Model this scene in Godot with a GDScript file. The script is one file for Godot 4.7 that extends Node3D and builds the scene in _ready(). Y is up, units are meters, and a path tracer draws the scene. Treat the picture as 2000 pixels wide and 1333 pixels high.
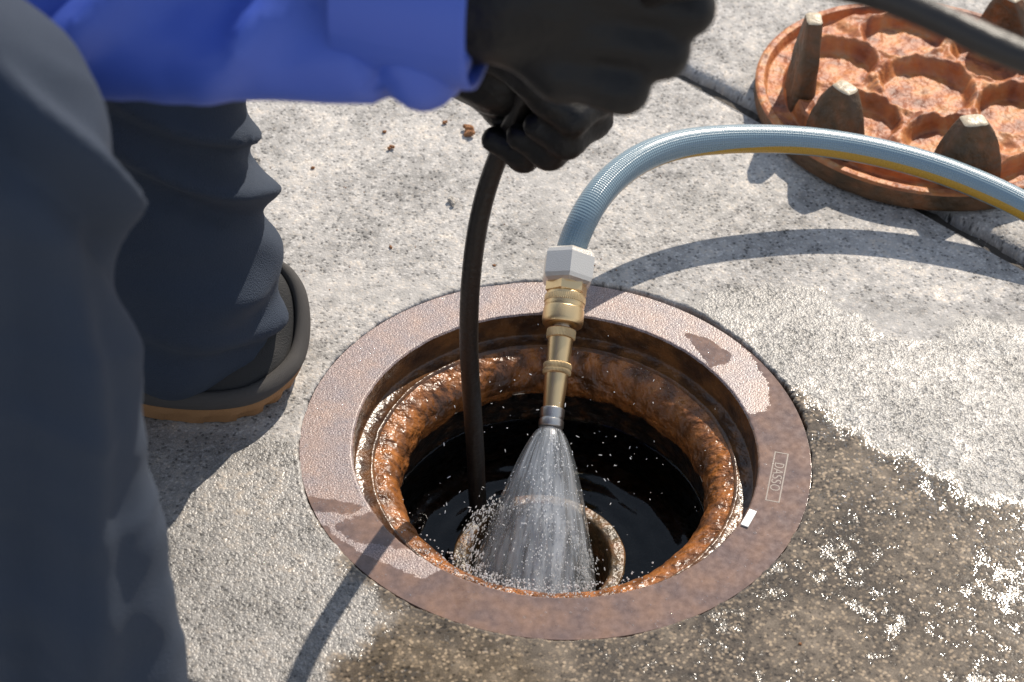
extends Node3D
# A worker's gloved hands feed a black hose into an open drain while a brass nozzle sprays water into it.

const CAM := Vector3(-0.0401, 1.2471, 1.2997)
const CR := Vector3(0.9987, 0.0377, -0.0330)
const CU := Vector3(-0.0501, 0.7515, -0.6578)
const CF := Vector3(0.0, -0.6586, -0.7525)
const TEX := 2048
const TEX_M := 1.3
const TEX_O := Vector2(-0.70, -0.87)

var rng := RandomNumberGenerator.new()
var fn := FastNoiseLite.new()
var M := {}
var taken := {}
var srgb_of := PackedByteArray()

# ---------------------------------------------------------------- helpers
func lin(r: float, g: float, b: float) -> Color:
	return Color(r, g, b).linear_to_srgb()

func mat(c: Color, rough := 0.6, metal := 0.0) -> StandardMaterial3D:
	var m := StandardMaterial3D.new()
	m.albedo_color = c
	m.roughness = rough
	m.metallic = metal
	return m

func noise_tex(kind: int, freq: float, size := 512, octaves := 4, seed_ := 1, ramp: Gradient = null) -> NoiseTexture2D:
	var n := FastNoiseLite.new()
	n.noise_type = kind
	n.frequency = freq
	n.seed = seed_
	n.fractal_octaves = octaves
	if kind == FastNoiseLite.TYPE_CELLULAR:
		n.fractal_type = FastNoiseLite.FRACTAL_NONE if octaves <= 1 else FastNoiseLite.FRACTAL_FBM
	var t := NoiseTexture2D.new()
	t.width = size
	t.height = size
	t.seamless = true
	t.noise = n
	t.color_ramp = ramp
	return t

func ramp(stops: Array) -> Gradient:
	var g := Gradient.new()
	var o := PackedFloat32Array()
	var c := PackedColorArray()
	for s in stops:
		o.append(s[0])
		c.append(s[1])
	g.offsets = o
	g.colors = c
	return g

func tri(m: StandardMaterial3D, scale_: float) -> StandardMaterial3D:
	m.uv1_triplanar = true
	m.uv1_scale = Vector3.ONE * scale_
	return m

func bump(m: StandardMaterial3D, t: Texture2D, mm: float) -> StandardMaterial3D:
	m.heightmap_enabled = true
	m.heightmap_texture = t
	m.heightmap_scale = mm * 0.1
	return m

func numbered(called: String) -> String:
	if not taken.has(called):
		taken[called] = 0
		return called
	taken[called] += 1
	return "%s_%03d" % [called, taken[called]]

func thing(called: String, label: String, category: String, at := Vector3.ZERO, group := "") -> Node3D:
	var o := Node3D.new()
	o.name = numbered(called)
	add_child(o)
	o.position = at
	tag(o, label, category, group)
	return o

func tag(o: Node, label: String, category: String, group := "", kind := "") -> void:
	o.set_meta("label", label)
	if category:
		o.set_meta("category", category)
	if group:
		o.set_meta("group", group)
	if kind:
		o.set_meta("kind", kind)

func put(called: String, mesh: Mesh, m: Material, parent: Node = self) -> MeshInstance3D:
	var o := MeshInstance3D.new()
	o.name = numbered(called) if parent == self else called
	o.mesh = mesh
	o.material_override = m
	parent.add_child(o, true)
	return o

func finish(v: PackedVector3Array, ix: PackedInt32Array, uv := PackedVector2Array(), at := Vector3.ZERO) -> ArrayMesh:
	var n := PackedVector3Array()
	n.resize(v.size())
	for k in range(0, ix.size(), 3):
		var a := ix[k]
		var b := ix[k + 1]
		var c := ix[k + 2]
		var f := (v[c] - v[a]).cross(v[b] - v[a])
		n[a] += f
		n[b] += f
		n[c] += f
	for k in n.size():
		n[k] = n[k].normalized() if n[k].length_squared() > 0.0 else Vector3.UP
	if at != Vector3.ZERO:
		for k in v.size():
			v[k] -= at
	var arr := []
	arr.resize(Mesh.ARRAY_MAX)
	arr[Mesh.ARRAY_VERTEX] = v
	arr[Mesh.ARRAY_NORMAL] = n
	arr[Mesh.ARRAY_INDEX] = ix
	if uv.size() == v.size():
		arr[Mesh.ARRAY_TEX_UV] = uv
	var am := ArrayMesh.new()
	am.add_surface_from_arrays(Mesh.PRIMITIVE_TRIANGLES, arr)
	return am

# rows x cols sheet of points; closed_c joins the last column to the first
func sheet(pts: PackedVector3Array, rows: int, cols: int, closed_c := false, flip := false, uv := PackedVector2Array(), closed_r := false) -> ArrayMesh:
	var ix := PackedInt32Array()
	var rr := rows if closed_r else rows - 1
	var cc := cols if closed_c else cols - 1
	for i in rr:
		var i2 := (i + 1) % rows
		for j in cc:
			var j2 := (j + 1) % cols
			var a := i * cols + j
			var b := i * cols + j2
			var c := i2 * cols + j2
			var d := i2 * cols + j
			if flip:
				ix.append_array([a, c, b, a, d, c])
			else:
				ix.append_array([a, b, c, a, c, d])
	return finish(pts, ix, uv)

func frame_of(dir: Vector3) -> Array:
	var h := Vector3.UP if absf(dir.y) < 0.9 else Vector3.RIGHT
	var x := dir.cross(h).normalized()
	return [x, x.cross(dir).normalized()]

# turned shape: profile of Vector2(along, radius) about an axis
func lathe(profile: Array, n: int, o := Vector3.ZERO, dir := Vector3.UP, wob := "") -> ArrayMesh:
	var f := frame_of(dir)
	var p := PackedVector3Array()
	var uv := PackedVector2Array()
	for i in profile.size():
		for j in n + 1:
			var a := TAU * j / n
			var q: Vector3 = o + dir * profile[i].x + (f[0] * cos(a) + f[1] * sin(a)) * profile[i].y
			if wob and j == n:
				q = p[p.size() - n]
			elif wob:
				q = uneven(wob, q)
			p.append(q)
			uv.append(Vector2(float(j) / n, float(i) / maxf(1, profile.size() - 1)))
	return sheet(p, profile.size(), n + 1, false, false, uv)

func spline(pts: Array, step: float) -> PackedVector3Array:
	var out := PackedVector3Array()
	for k in pts.size() - 1:
		var a: Vector3 = pts[maxi(k - 1, 0)]
		var b: Vector3 = pts[k]
		var c: Vector3 = pts[k + 1]
		var d: Vector3 = pts[mini(k + 2, pts.size() - 1)]
		var n := maxi(2, int(b.distance_to(c) / step))
		for t in n:
			out.append(b.cubic_interpolate(c, a, d, float(t) / n))
	out.append(pts[-1])
	return out

func smooth_path(p: PackedVector3Array, times: int) -> PackedVector3Array:
	for t in times:
		var q := p.duplicate()
		for k in range(1, p.size() - 1):
			q[k] = p[k] * 0.5 + (p[k - 1] + p[k + 1]) * 0.25
		p = q
	return p

# tube along a path; returns the mesh; caps closed
func tube(path: PackedVector3Array, r: float, n := 18, rough := 0.0) -> ArrayMesh:
	var p := PackedVector3Array()
	var uv := PackedVector2Array()
	var x := Vector3.ZERO
	var run := 0.0
	for k in path.size():
		var t := (path[mini(k + 1, path.size() - 1)] - path[maxi(k - 1, 0)]).normalized()
		x = frame_of(t)[0] if x == Vector3.ZERO else (x - t * x.dot(t)).normalized()
		var y := t.cross(x)
		if k > 0:
			run += path[k].distance_to(path[k - 1])
		for j in n + 1:
			var a := TAU * j / n
			var rr := r
			if k == 0 or k == path.size() - 1:
				rr = 0.0001
			if rough > 0.0:
				rr += rough * fn.get_noise_3d(path[k].x * 900, path[k].y * 900, a * 20)
			p.append(path[k] + (x * cos(a) + y * sin(a)) * rr)
			uv.append(Vector2(float(j) / n, run))
	return sheet(p, path.size(), n + 1, false, true, uv)

# point at a pixel of the reference framing at a height above the pavement / at a depth
func hp(x: float, y: float, h: float) -> Vector3:
	var d := CF + CR * ((x - 1000.0) / 4300.0) - CU * ((y - 666.5) / 4300.0)
	return CAM + d * ((h - CAM.y) / d.y)

func dp(x: float, y: float, depth: float) -> Vector3:
	return CAM + (CF + CR * ((x - 1000.0) / 4300.0) - CU * ((y - 666.5) / 4300.0)) * depth

func sm(a: float, b: float, x: float) -> float:
	return smoothstep(a, b, x)

func bell(x: float, w: float) -> float:
	return exp(-(x * x) / (w * w))

# ---------------------------------------------------------------- bodies: tapered capsules joined smoothly, meshed as surface nets
var bone_a := PackedVector3Array()
var bone_d := PackedVector3Array()
var bone_l := PackedFloat32Array()
var bone_r := PackedFloat32Array()
var bone_s := PackedFloat32Array()
var bone_k := 0.02

func field(p: Vector3) -> float:
	var m := 10.0
	for i in bone_a.size():
		var pa := p - bone_a[i]
		var h := clampf(pa.dot(bone_d[i]) / bone_l[i], 0.0, 1.0)
		var d := (pa - bone_d[i] * h).length() - bone_r[i] - bone_s[i] * h
		var e := bone_k - absf(d - m)
		m = minf(d, m)
		if e > 0.0:
			m -= e * e / (4.0 * bone_k)
	return m

func flesh(bones: Array, k: float, cell: float, disp := "", relax := 1) -> ArrayMesh:
	bone_a = PackedVector3Array(); bone_d = PackedVector3Array()
	bone_l = PackedFloat32Array(); bone_r = PackedFloat32Array(); bone_s = PackedFloat32Array()
	bone_k = k
	var lo := Vector3.ONE * 100.0
	var hi := -lo
	for b in bones:
		var p: Vector3 = b[0]
		var q: Vector3 = b[1]
		if p.distance_to(q) < 0.0005:
			q = p + Vector3(0, 0.0005, 0)
		bone_a.append(p); bone_d.append(q - p); bone_l.append((q - p).length_squared())
		bone_r.append(b[2]); bone_s.append(b[3] - b[2])
		var r := maxf(b[2], b[3]) + k * 0.4 + cell * 2.0
		lo = lo.min(p - Vector3.ONE * r).min(q - Vector3.ONE * r)
		hi = hi.max(p + Vector3.ONE * r).max(q + Vector3.ONE * r)
	const B := 5
	var nb := Vector3i(((hi - lo) / (cell * B)).ceil())
	var nx := nb.x * B + 1
	var ny := nb.y * B + 1
	var nz := nb.z * B + 1
	var val := PackedFloat32Array()
	val.resize(nx * ny * nz)
	val.fill(99.0)
	var reach := cell * B * 0.8661 + cell * 0.5 + k * 0.3
	var active := []
	for bz in nb.z:
		for by in nb.y:
			for bx in nb.x:
				var c := lo + Vector3(bx + 0.5, by + 0.5, bz + 0.5) * (cell * B)
				if absf(field(c)) < reach:
					active.append(Vector3i(bx, by, bz))
					for z in range(bz * B, bz * B + B + 1):
						for y in range(by * B, by * B + B + 1):
							var row := (z * ny + y) * nx
							for x in range(bx * B, bx * B + B + 1):
								if val[row + x] > 50.0:
									val[row + x] = field(lo + Vector3(x, y, z) * cell)
	var vid := {}
	var v := PackedVector3Array()
	var sy := nx
	var sz := nx * ny
	var corner := [0, 1, sy, sy + 1, sz, sz + 1, sz + sy, sz + sy + 1]
	var off := [Vector3(0, 0, 0), Vector3(1, 0, 0), Vector3(0, 1, 0), Vector3(1, 1, 0), Vector3(0, 0, 1), Vector3(1, 0, 1), Vector3(0, 1, 1), Vector3(1, 1, 1)]
	var edges := [[0, 1], [2, 3], [4, 5], [6, 7], [0, 2], [1, 3], [4, 6], [5, 7], [0, 4], [1, 5], [2, 6], [3, 7]]
	for ab in active:
		for z in range(ab.z * B, ab.z * B + B):
			for y in range(ab.y * B, ab.y * B + B):
				for x in range(ab.x * B, ab.x * B + B):
					var at: int = (z * ny + y) * nx + x
					var s := 0
					for c in 8:
						if val[at + corner[c]] < 0.0:
							s += 1
					if s == 0 or s == 8:
						continue
					var sum := Vector3.ZERO
					var cnt := 0
					for e in edges:
						var a := val[at + corner[e[0]]]
						var b := val[at + corner[e[1]]]
						if (a < 0.0) != (b < 0.0):
							sum += off[e[0]].lerp(off[e[1]], a / (a - b))
							cnt += 1
					vid[at] = v.size()
					v.append(lo + (Vector3(x, y, z) + sum / cnt) * cell)
	var ix := PackedInt32Array()
	for at in vid:
		var a0 := val[at] < 0.0
		for ax in 3:
			var st: int = [1, sy, sz][ax]
			var u: int = [sy, sz, 1][ax]
			var w: int = [sz, 1, sy][ax]
			var b0 := val[at + st] < 0.0
			if a0 == b0:
				continue
			if not (vid.has(at - u) and vid.has(at - w) and vid.has(at - u - w)):
				continue
			var q0: int = vid[at]
			var q1: int = vid[at - u]
			var q2: int = vid[at - u - w]
			var q3: int = vid[at - w]
			if a0:
				ix.append_array([q0, q2, q1, q0, q3, q2])
			else:
				ix.append_array([q0, q1, q2, q0, q2, q3])
	for t in relax:
		var acc := PackedVector3Array()
		acc.resize(v.size())
		var cn := PackedInt32Array()
		cn.resize(v.size())
		for k2 in range(0, ix.size(), 3):
			for e in 3:
				var i0 := ix[k2 + e]
				acc[i0] += v[ix[k2 + (e + 1) % 3]]
				cn[i0] += 1
		for i in v.size():
			if cn[i] > 0:
				v[i] = v[i].lerp(acc[i] / cn[i], 0.5)
	if disp:
		var n := PackedVector3Array()
		n.resize(v.size())
		for k2 in range(0, ix.size(), 3):
			var f := (v[ix[k2 + 2]] - v[ix[k2]]).cross(v[ix[k2 + 1]] - v[ix[k2]])
			for e in 3:
				n[ix[k2 + e]] += f
		for i in v.size():
			var nn := n[i].normalized()
			v[i] += nn * pushed(disp, v[i])
	return finish(v, ix)

func uneven(how: String, q: Vector3) -> Vector3:
	match how:
		"pipe":
			return q + Vector3(1, 0.6, 1) * 0.0022 * fn.get_noise_3d(q.x * 900, q.y * 900, q.z * 900)
		"edge":
			return q * (1.0 + 0.004 * fn.get_noise_3d(q.x * 500, q.y * 500, q.z * 500))
		"cuff":
			q = arm_b + (q - arm_b) * Vector3(1, 1.02, 1.34) + Vector3(0, 0.024, -0.004)
			q.y -= 0.24 * (q.z - arm_b.z)
			return q + (q - arm_b).slide((arm_b - arm_a).normalized()) * (0.055 * fn.get_noise_3d(q.x * 120, q.y * 120, q.z * 120) + 0.02 * fn.get_noise_3d(q.x * 900, q.y * 900, q.z * 900))
	return q

func pushed(how: String, p: Vector3) -> float:
	match how:
		"glove":
			return 0.0008 * fn.get_noise_3d(p.x * 900, p.y * 900, p.z * 900) + 0.0012 * fn.get_noise_3d(p.x * 300, p.y * 2200, p.z * 300)
		"hair":
			return 0.006 * fn.get_noise_3d(p.x * 900, p.y * 300, p.z * 900)
		"jacket":
			return jacket_disp(p)
		"trousers":
			return trouser_disp(p)
	return 0.0

# ---------------------------------------------------------------- computed pictures
func noise_bytes(kind: int, freq: float, size: int, octaves: int, seed_: int, cell_ret := FastNoiseLite.RETURN_DISTANCE) -> PackedByteArray:
	var n := FastNoiseLite.new()
	n.noise_type = kind
	n.frequency = freq
	n.seed = seed_
	n.fractal_octaves = octaves
	n.fractal_type = FastNoiseLite.FRACTAL_NONE if octaves <= 1 else FastNoiseLite.FRACTAL_FBM
	n.cellular_return_type = cell_ret
	var im := n.get_seamless_image(size, size, false, false, 0.06, true)
	im.convert(Image.FORMAT_L8)
	return im.get_data()

func mask_bytes(polys: Array, size: int, origin: Vector2, metres: float, soft: int) -> PackedByteArray:
	var n := 320
	var im := Image.create(n, n, false, Image.FORMAT_L8)
	for p in polys:
		var pp := PackedVector2Array(p)
		for y in n:
			for x in n:
				if Geometry2D.is_point_in_polygon(origin + Vector2(x + 0.5, y + 0.5) * (metres / n), pp):
					im.set_pixel(x, y, Color.WHITE)
	im.resize(n / soft, n / soft, Image.INTERPOLATE_TRILINEAR)
	im.resize(size, size, Image.INTERPOLATE_CUBIC)
	return im.get_data()

func image_tex(size: int, format: int, data: PackedByteArray) -> ImageTexture:
	return ImageTexture.create_from_image(Image.create_from_data(size, size, false, format, data))

func make_concrete() -> void:
	var s := TEX
	var big := noise_bytes(FastNoiseLite.TYPE_SIMPLEX_SMOOTH, 0.006, s, 4, 11)
	var mid := noise_bytes(FastNoiseLite.TYPE_SIMPLEX_SMOOTH, 0.035, s, 4, 5)
	var fine := noise_bytes(FastNoiseLite.TYPE_SIMPLEX, 0.36, s, 2, 7)
	var grain := noise_bytes(FastNoiseLite.TYPE_CELLULAR, 0.23, s, 1, 3)
	var pick := noise_bytes(FastNoiseLite.TYPE_CELLULAR, 0.23, s, 1, 3, FastNoiseLite.RETURN_CELL_VALUE)
	var wet := mask_bytes([[Vector2(0.205, -0.095), Vector2(0.236, -0.040), Vector2(0.278, -0.012), Vector2(0.329, 0.022), Vector2(0.377, 0.04), Vector2(0.43, 0.075), Vector2(0.465, 0.15), Vector2(0.45, 0.24), Vector2(0.38, 0.32), Vector2(0.26, 0.355), Vector2(0.12, 0.34), Vector2(0.0, 0.36), Vector2(-0.11, 0.335), Vector2(-0.165, 0.29), Vector2(-0.158, 0.25), Vector2(-0.122, 0.20), Vector2(-0.157, 0.143), Vector2(-0.19, 0.06), Vector2(0, 0)]], s, TEX_O, TEX_M, 6)
	var damp := mask_bytes([[Vector2(-0.46, -0.03), Vector2(-0.251, 0.0), Vector2(-0.2, 0.0), Vector2(-0.1, 0.1), Vector2(0, 0.12), Vector2(0.1, 0.36), Vector2(-0.1, 0.38), Vector2(-0.36, 0.36), Vector2(-0.5, 0.25), Vector2(-0.52, 0.08)], [Vector2(0.1, -0.2), Vector2(0.21, -0.22), Vector2(0.30, -0.16), Vector2(0.41, -0.19), Vector2(0.47, -0.10), Vector2(0.5, 0.1), Vector2(0.2, 0.1), Vector2(0.15, -0.1)]], s, TEX_O, TEX_M, 8)
	var none := PackedByteArray()
	none.resize(s * s)
	M.concrete = concrete_of(s, big, mid, fine, grain, pick, wet, damp)
	M.dry_concrete = concrete_of(s, big, mid, fine, grain, pick, none, none)

func concrete_of(s: int, big: PackedByteArray, mid: PackedByteArray, fine: PackedByteArray, grain: PackedByteArray, pick: PackedByteArray, wet: PackedByteArray, damp: PackedByteArray) -> StandardMaterial3D:
	var col := PackedByteArray()
	col.resize(s * s * 3)
	var rou := PackedByteArray()
	rou.resize(s * s)
	var hei := PackedByteArray()
	hei.resize(s * s)
	for i in s * s:
		var b := big[i] * 0.00392157 - 0.5
		var m := mid[i] * 0.00392157 - 0.5
		var f := fine[i] * 0.00392157 - 0.5
		var g := grain[i] * 0.00392157
		var w := clampf((wet[i] * 0.00392157 - 0.5 + m * 0.75 + b * 0.55 + f * 0.6) * 1.7 + 0.5, 0.0, 1.0)
		var d := clampf((damp[i] * 0.00392157 - 0.5 + m * 0.8 + f * 0.3) * 2.0 + 0.5, 0.0, 1.0)
		var pk := pick[i]
		var v := 0.345 + b * 0.24 + m * 0.24 + f * 0.17
		# sand and stone grains: light, tan and dark
		var tint := 0.0
		if g < 0.42:
			if pk > 205:
				v += 0.13
			elif pk > 172:
				v += 0.05
				tint = 0.05
			elif pk < 34:
				v -= 0.17
		v += f * 0.16 * d * (1.0 - w)
		v = v * (1.0 - 0.40 * d * (1.0 - w)) * (1.0 - 0.76 * w)
		v *= 1.0 + w * (b * 0.9 + m * 0.5 + f * 0.5)
		if w > 0.3 and g < 0.42 and pk > 165:
			v += 0.12 if pk > 215 else 0.05
			tint = 0.05
		v = maxf(v, 0.03)
		var warm := 0.045 + 0.19 * w + tint
		col[i * 3] = srgb_of[clampi(int(v * (1.0 + warm) * 1023.0), 0, 1023)]
		col[i * 3 + 1] = srgb_of[clampi(int(v * 1023.0), 0, 1023)]
		col[i * 3 + 2] = srgb_of[clampi(int(v * (1.0 - warm * 1.05) * 1023.0), 0, 1023)]
		var r := 0.86 - 0.42 * d - 0.10 * f
		r = lerpf(r, 0.07 + 0.05 * m, w)
		rou[i] = clampi(int(r * 255.0), 18, 255)
		var h := 0.5 + (0.45 - g) * 0.30 + f * 0.40 + m * 0.45
		if pk < 40 and g < 0.5:
			h -= 0.25
		h = lerpf(h, 0.52 + (h - 0.5) * 0.075 + b * 0.08, w)
		hei[i] = clampi(int(h * 255.0), 0, 255)
	var mt := StandardMaterial3D.new()
	mt.albedo_texture = image_tex(s, Image.FORMAT_RGB8, col)
	mt.roughness = 1.0
	mt.roughness_texture = image_tex(s, Image.FORMAT_L8, rou)
	mt.roughness_texture_channel = BaseMaterial3D.TEXTURE_CHANNEL_RED
	bump(mt, image_tex(s, Image.FORMAT_L8, hei), 1.5)
	return mt

func make_rim_iron() -> StandardMaterial3D:
	var s := 1024
	var o := Vector2(-0.22, -0.22)
	var big := noise_bytes(FastNoiseLite.TYPE_SIMPLEX_SMOOTH, 0.012, s, 4, 21)
	var mid := noise_bytes(FastNoiseLite.TYPE_SIMPLEX_SMOOTH, 0.05, s, 3, 22)
	var fine := noise_bytes(FastNoiseLite.TYPE_SIMPLEX, 0.25, s, 2, 23)
	var bead := noise_bytes(FastNoiseLite.TYPE_CELLULAR, 0.25, s, 1, 24)
	# where the iron is only dewed with beads of water, not covered by a film
	var dew := mask_bytes([[Vector2(0, 0), Vector2(-0.178, 0.105), Vector2(-0.25, 0.08), Vector2(-0.25, -0.25), Vector2(0.16, -0.25), Vector2(0.142, -0.165), Vector2(0.165, -0.125), Vector2(0.180, -0.085), Vector2(0.176, -0.055), Vector2(0.13, -0.04)], [Vector2(-0.178, 0.095), Vector2(-0.16, 0.118), Vector2(-0.11, 0.125), Vector2(-0.08, 0.14), Vector2(-0.10, 0.155), Vector2(-0.15, 0.13), Vector2(-0.175, 0.11)]], s, o, 0.44, 3)
	var bare := mask_bytes([[Vector2(0.108, -0.150), Vector2(0.128, -0.144), Vector2(0.150, -0.124), Vector2(0.146, -0.112), Vector2(0.130, -0.106), Vector2(0.120, -0.125)], [Vector2(-0.205, 0.072), Vector2(-0.172, 0.075), Vector2(-0.15, 0.08), Vector2(-0.16, 0.09), Vector2(-0.20, 0.088)]], s, o, 0.44, 2)
	var col := PackedByteArray()
	col.resize(s * s * 3)
	var rou := PackedByteArray()
	rou.resize(s * s)
	var hei := PackedByteArray()
	hei.resize(s * s)
	for i in s * s:
		var b := big[i] * 0.00392157 - 0.5
		var m := mid[i] * 0.00392157 - 0.5
		var f := fine[i] * 0.00392157 - 0.5
		var g := bead[i] * 0.00392157
		var d := clampf(((dew[i] - bare[i]) * 0.00392157 - 0.5 + m * 0.7 + f * 0.35) * 5.0 + 0.5, 0.0, 1.0)
		var v := 0.135 + b * 0.05 + m * 0.06 + f * 0.035 + d * (0.10 + f * 0.30)
		var red := 1.38 - d * 0.16 + b * 0.22
		col[i * 3] = srgb_of[clampi(int(v * red * 1023.0), 0, 1023)]
		col[i * 3 + 1] = srgb_of[clampi(int(v * 0.92 * 1023.0), 0, 1023)]
		col[i * 3 + 2] = srgb_of[clampi(int(v * (0.76 + d * 0.1 - b * 0.2) * 1023.0), 0, 1023)]
		rou[i] = clampi(int(lerpf(0.13 + m * 0.08, 0.42 + f * 0.1, d) * 255.0), 10, 255)
		hei[i] = clampi(int((0.5 + lerpf(f * 0.03 + m * 0.12 + b * 0.2, (0.4 - g) * 0.5 + f * 0.5 + m * 0.3, d)) * 255.0), 0, 255)
	var mt := StandardMaterial3D.new()
	mt.albedo_texture = image_tex(s, Image.FORMAT_RGB8, col)
	mt.roughness = 1.0
	mt.roughness_texture = image_tex(s, Image.FORMAT_L8, rou)
	mt.roughness_texture_channel = BaseMaterial3D.TEXTURE_CHANNEL_RED
	bump(mt, image_tex(s, Image.FORMAT_L8, hei), 0.42)
	return mt

func make_materials() -> void:
	srgb_of.resize(1024)
	for i in 1024:
		srgb_of[i] = int(Color(i / 1023.0, 0, 0).linear_to_srgb().r * 255.0 + 0.5)
	make_concrete()
	M.rim = make_rim_iron()
	var rough_noise := noise_tex(FastNoiseLite.TYPE_SIMPLEX_SMOOTH, 0.02, 512, 5, 31)
	var fine_noise := noise_tex(FastNoiseLite.TYPE_SIMPLEX, 0.09, 512, 3, 32)
	var rust := mat(Color.WHITE, 1.0)
	rust.albedo_texture = noise_tex(FastNoiseLite.TYPE_SIMPLEX_SMOOTH, 0.012, 512, 5, 33, ramp([[0.0, lin(0.05, 0.022, 0.010)], [0.38, lin(0.15, 0.058, 0.02)], [0.55, lin(0.30, 0.105, 0.026)], [0.72, lin(0.40, 0.15, 0.04)], [1.0, lin(0.16, 0.07, 0.03)]]))
	rust.roughness_texture = noise_tex(FastNoiseLite.TYPE_SIMPLEX_SMOOTH, 0.03, 512, 3, 34, ramp([[0.2, Color(0.16, 0.16, 0.16)], [0.75, Color(0.5, 0.5, 0.5)]]))
	tri(rust, 6.0)
	M.rust = bump(rust, rough_noise, 5.0)
	var cover := mat(Color.WHITE, 0.55)
	cover.albedo_texture = noise_tex(FastNoiseLite.TYPE_SIMPLEX_SMOOTH, 0.010, 512, 5, 35, ramp([[0.15, lin(0.14, 0.045, 0.022)], [0.40, lin(0.32, 0.10, 0.038)], [0.55, lin(0.45, 0.155, 0.048)], [0.70, lin(0.50, 0.20, 0.06)], [0.8, lin(0.46, 0.25, 0.13)], [1.0, lin(0.20, 0.07, 0.035)]]))
	tri(cover, 5.0)
	M.cover = bump(cover, rough_noise, 2.5)
	var lug := mat(Color.WHITE, 0.6)
	lug.albedo_texture = noise_tex(FastNoiseLite.TYPE_SIMPLEX_SMOOTH, 0.014, 256, 4, 36, ramp([[0.2, lin(0.055, 0.035, 0.018)], [0.6, lin(0.12, 0.06, 0.026)], [1.0, lin(0.24, 0.085, 0.03)]]))
	tri(lug, 7.0)
	M.lug = bump(lug, rough_noise, 2.0)
	M.bare_iron = bump(tri(mat(lin(0.46, 0.38, 0.27), 0.45), 9.0), rough_noise, 1.0)
	M.slime = bump(tri(mat(lin(0.02, 0.016, 0.012), 0.4), 5.0), rough_noise, 4.0)
	var seat := mat(Color.WHITE, 0.3)
	seat.albedo_texture = noise_tex(FastNoiseLite.TYPE_SIMPLEX_SMOOTH, 0.02, 256, 4, 39, ramp([[0.25, lin(0.045, 0.022, 0.012)], [0.55, lin(0.10, 0.045, 0.018)], [0.8, lin(0.20, 0.085, 0.028)]]))
	M.seat = bump(tri(seat, 7.0), rough_noise, 1.5)
	var shaft := mat(Color.WHITE, 0.35)
	shaft.albedo_texture = noise_tex(FastNoiseLite.TYPE_SIMPLEX_SMOOTH, 0.03, 256, 5, 38, ramp([[0.35, lin(0.012, 0.009, 0.007)], [0.6, lin(0.035, 0.022, 0.014)], [0.8, lin(0.10, 0.045, 0.018)]]))
	M.shaft = bump(tri(shaft, 7.0), rough_noise, 4.0)
	var pipe := mat(Color.WHITE, 0.4)
	pipe.albedo_texture = noise_tex(FastNoiseLite.TYPE_SIMPLEX_SMOOTH, 0.02, 256, 4, 37, ramp([[0.2, lin(0.05, 0.036, 0.02)], [0.6, lin(0.12, 0.07, 0.03)], [1.0, lin(0.2, 0.08, 0.03)]]))
	M.pipe = bump(tri(pipe, 8.0), rough_noise, 2.0)
	M.dirt = bump(tri(mat(lin(0.075, 0.065, 0.055), 0.9), 7.0), rough_noise, 3.0)
	M.mark = mat(lin(0.085, 0.053, 0.040), 0.35)
	# metals
	M.brass = bump(tri(mat(lin(0.80, 0.57, 0.30), 0.36, 1.0), 20.0), fine_noise, 0.12)
	var knurl := Image.create(64, 64, false, Image.FORMAT_L8)
	for y in 64:
		for x in 64:
			knurl.set_pixel(x, y, Color.from_hsv(0, 0, 0.5 + 0.5 * sin(x * TAU / 8.0)))
	M.knurl = mat(lin(0.80, 0.57, 0.30), 0.40, 1.0)
	M.knurl.uv1_scale = Vector3(8, 1, 1)
	bump(M.knurl, ImageTexture.create_from_image(knurl), 0.5)
	M.zinc = bump(tri(mat(lin(0.72, 0.67, 0.60), 0.38, 0.8), 18.0), fine_noise, 0.25)
	M.steel = bump(tri(mat(lin(0.52, 0.49, 0.45), 0.33, 1.0), 18.0), fine_noise, 0.15)
	# hoses
	var br := Image.create(64, 64, false, Image.FORMAT_L8)
	for y in 64:
		for x in 64:
			var u := sin((x + y) * TAU / 32.0) * sin((x - y) * TAU / 32.0)
			br.set_pixel(x, y, Color.from_hsv(0, 0, 0.5 + 0.5 * u))
	M.hose_blue = mat(lin(0.17, 0.25, 0.30), 0.30)
	M.hose_blue.uv1_scale = Vector3(9, 110, 1)
	bump(M.hose_blue, ImageTexture.create_from_image(br), 0.5)
	M.hose_blue.clearcoat_enabled = true
	M.hose_blue.clearcoat = 0.6
	M.hose_blue.clearcoat_roughness = 0.18
	M.stripe = mat(lin(0.42, 0.24, 0.022), 0.4)
	M.stripe.uv1_scale = Vector3(1, 110, 1)
	bump(M.stripe, ImageTexture.create_from_image(br), 0.35)
	M.hose_black = bump(tri(mat(lin(0.012, 0.0095, 0.008), 0.42), 14.0), rough_noise, 0.5)
	# cloth and rubber
	var weave := noise_tex(FastNoiseLite.TYPE_SIMPLEX, 0.2, 256, 2, 41)
	M.fleece = bump(tri(mat(lin(0.017, 0.028, 0.050), 0.9), 12.0), weave, 0.8)
	M.fleece.rim_enabled = true
	M.fleece.rim = 0.4
	M.fleece.rim_tint = 0.85
	M.jacket = bump(tri(mat(lin(0.050, 0.100, 0.44), 0.45), 14.0), weave, 0.12)
	M.jacket.rim_enabled = true
	M.jacket.rim = 0.15
	M.jacket.rim_tint = 0.6
	M.glove = bump(tri(mat(lin(0.006, 0.0055, 0.0055), 0.46), 10.0), rough_noise, 0.7)
	M.glove.metallic_specular = 0.38
	M.band = bump(tri(mat(lin(0.055, 0.051, 0.049), 0.85), 30.0), weave, 0.7)
	M.upper = bump(tri(mat(lin(0.010, 0.010, 0.011), 0.75), 10.0), weave, 0.5)
	M.gum = bump(tri(mat(lin(0.26, 0.135, 0.055), 0.75), 10.0), fine_noise, 0.6)
	M.skin = mat(lin(0.48, 0.27, 0.18), 0.55)
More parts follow.
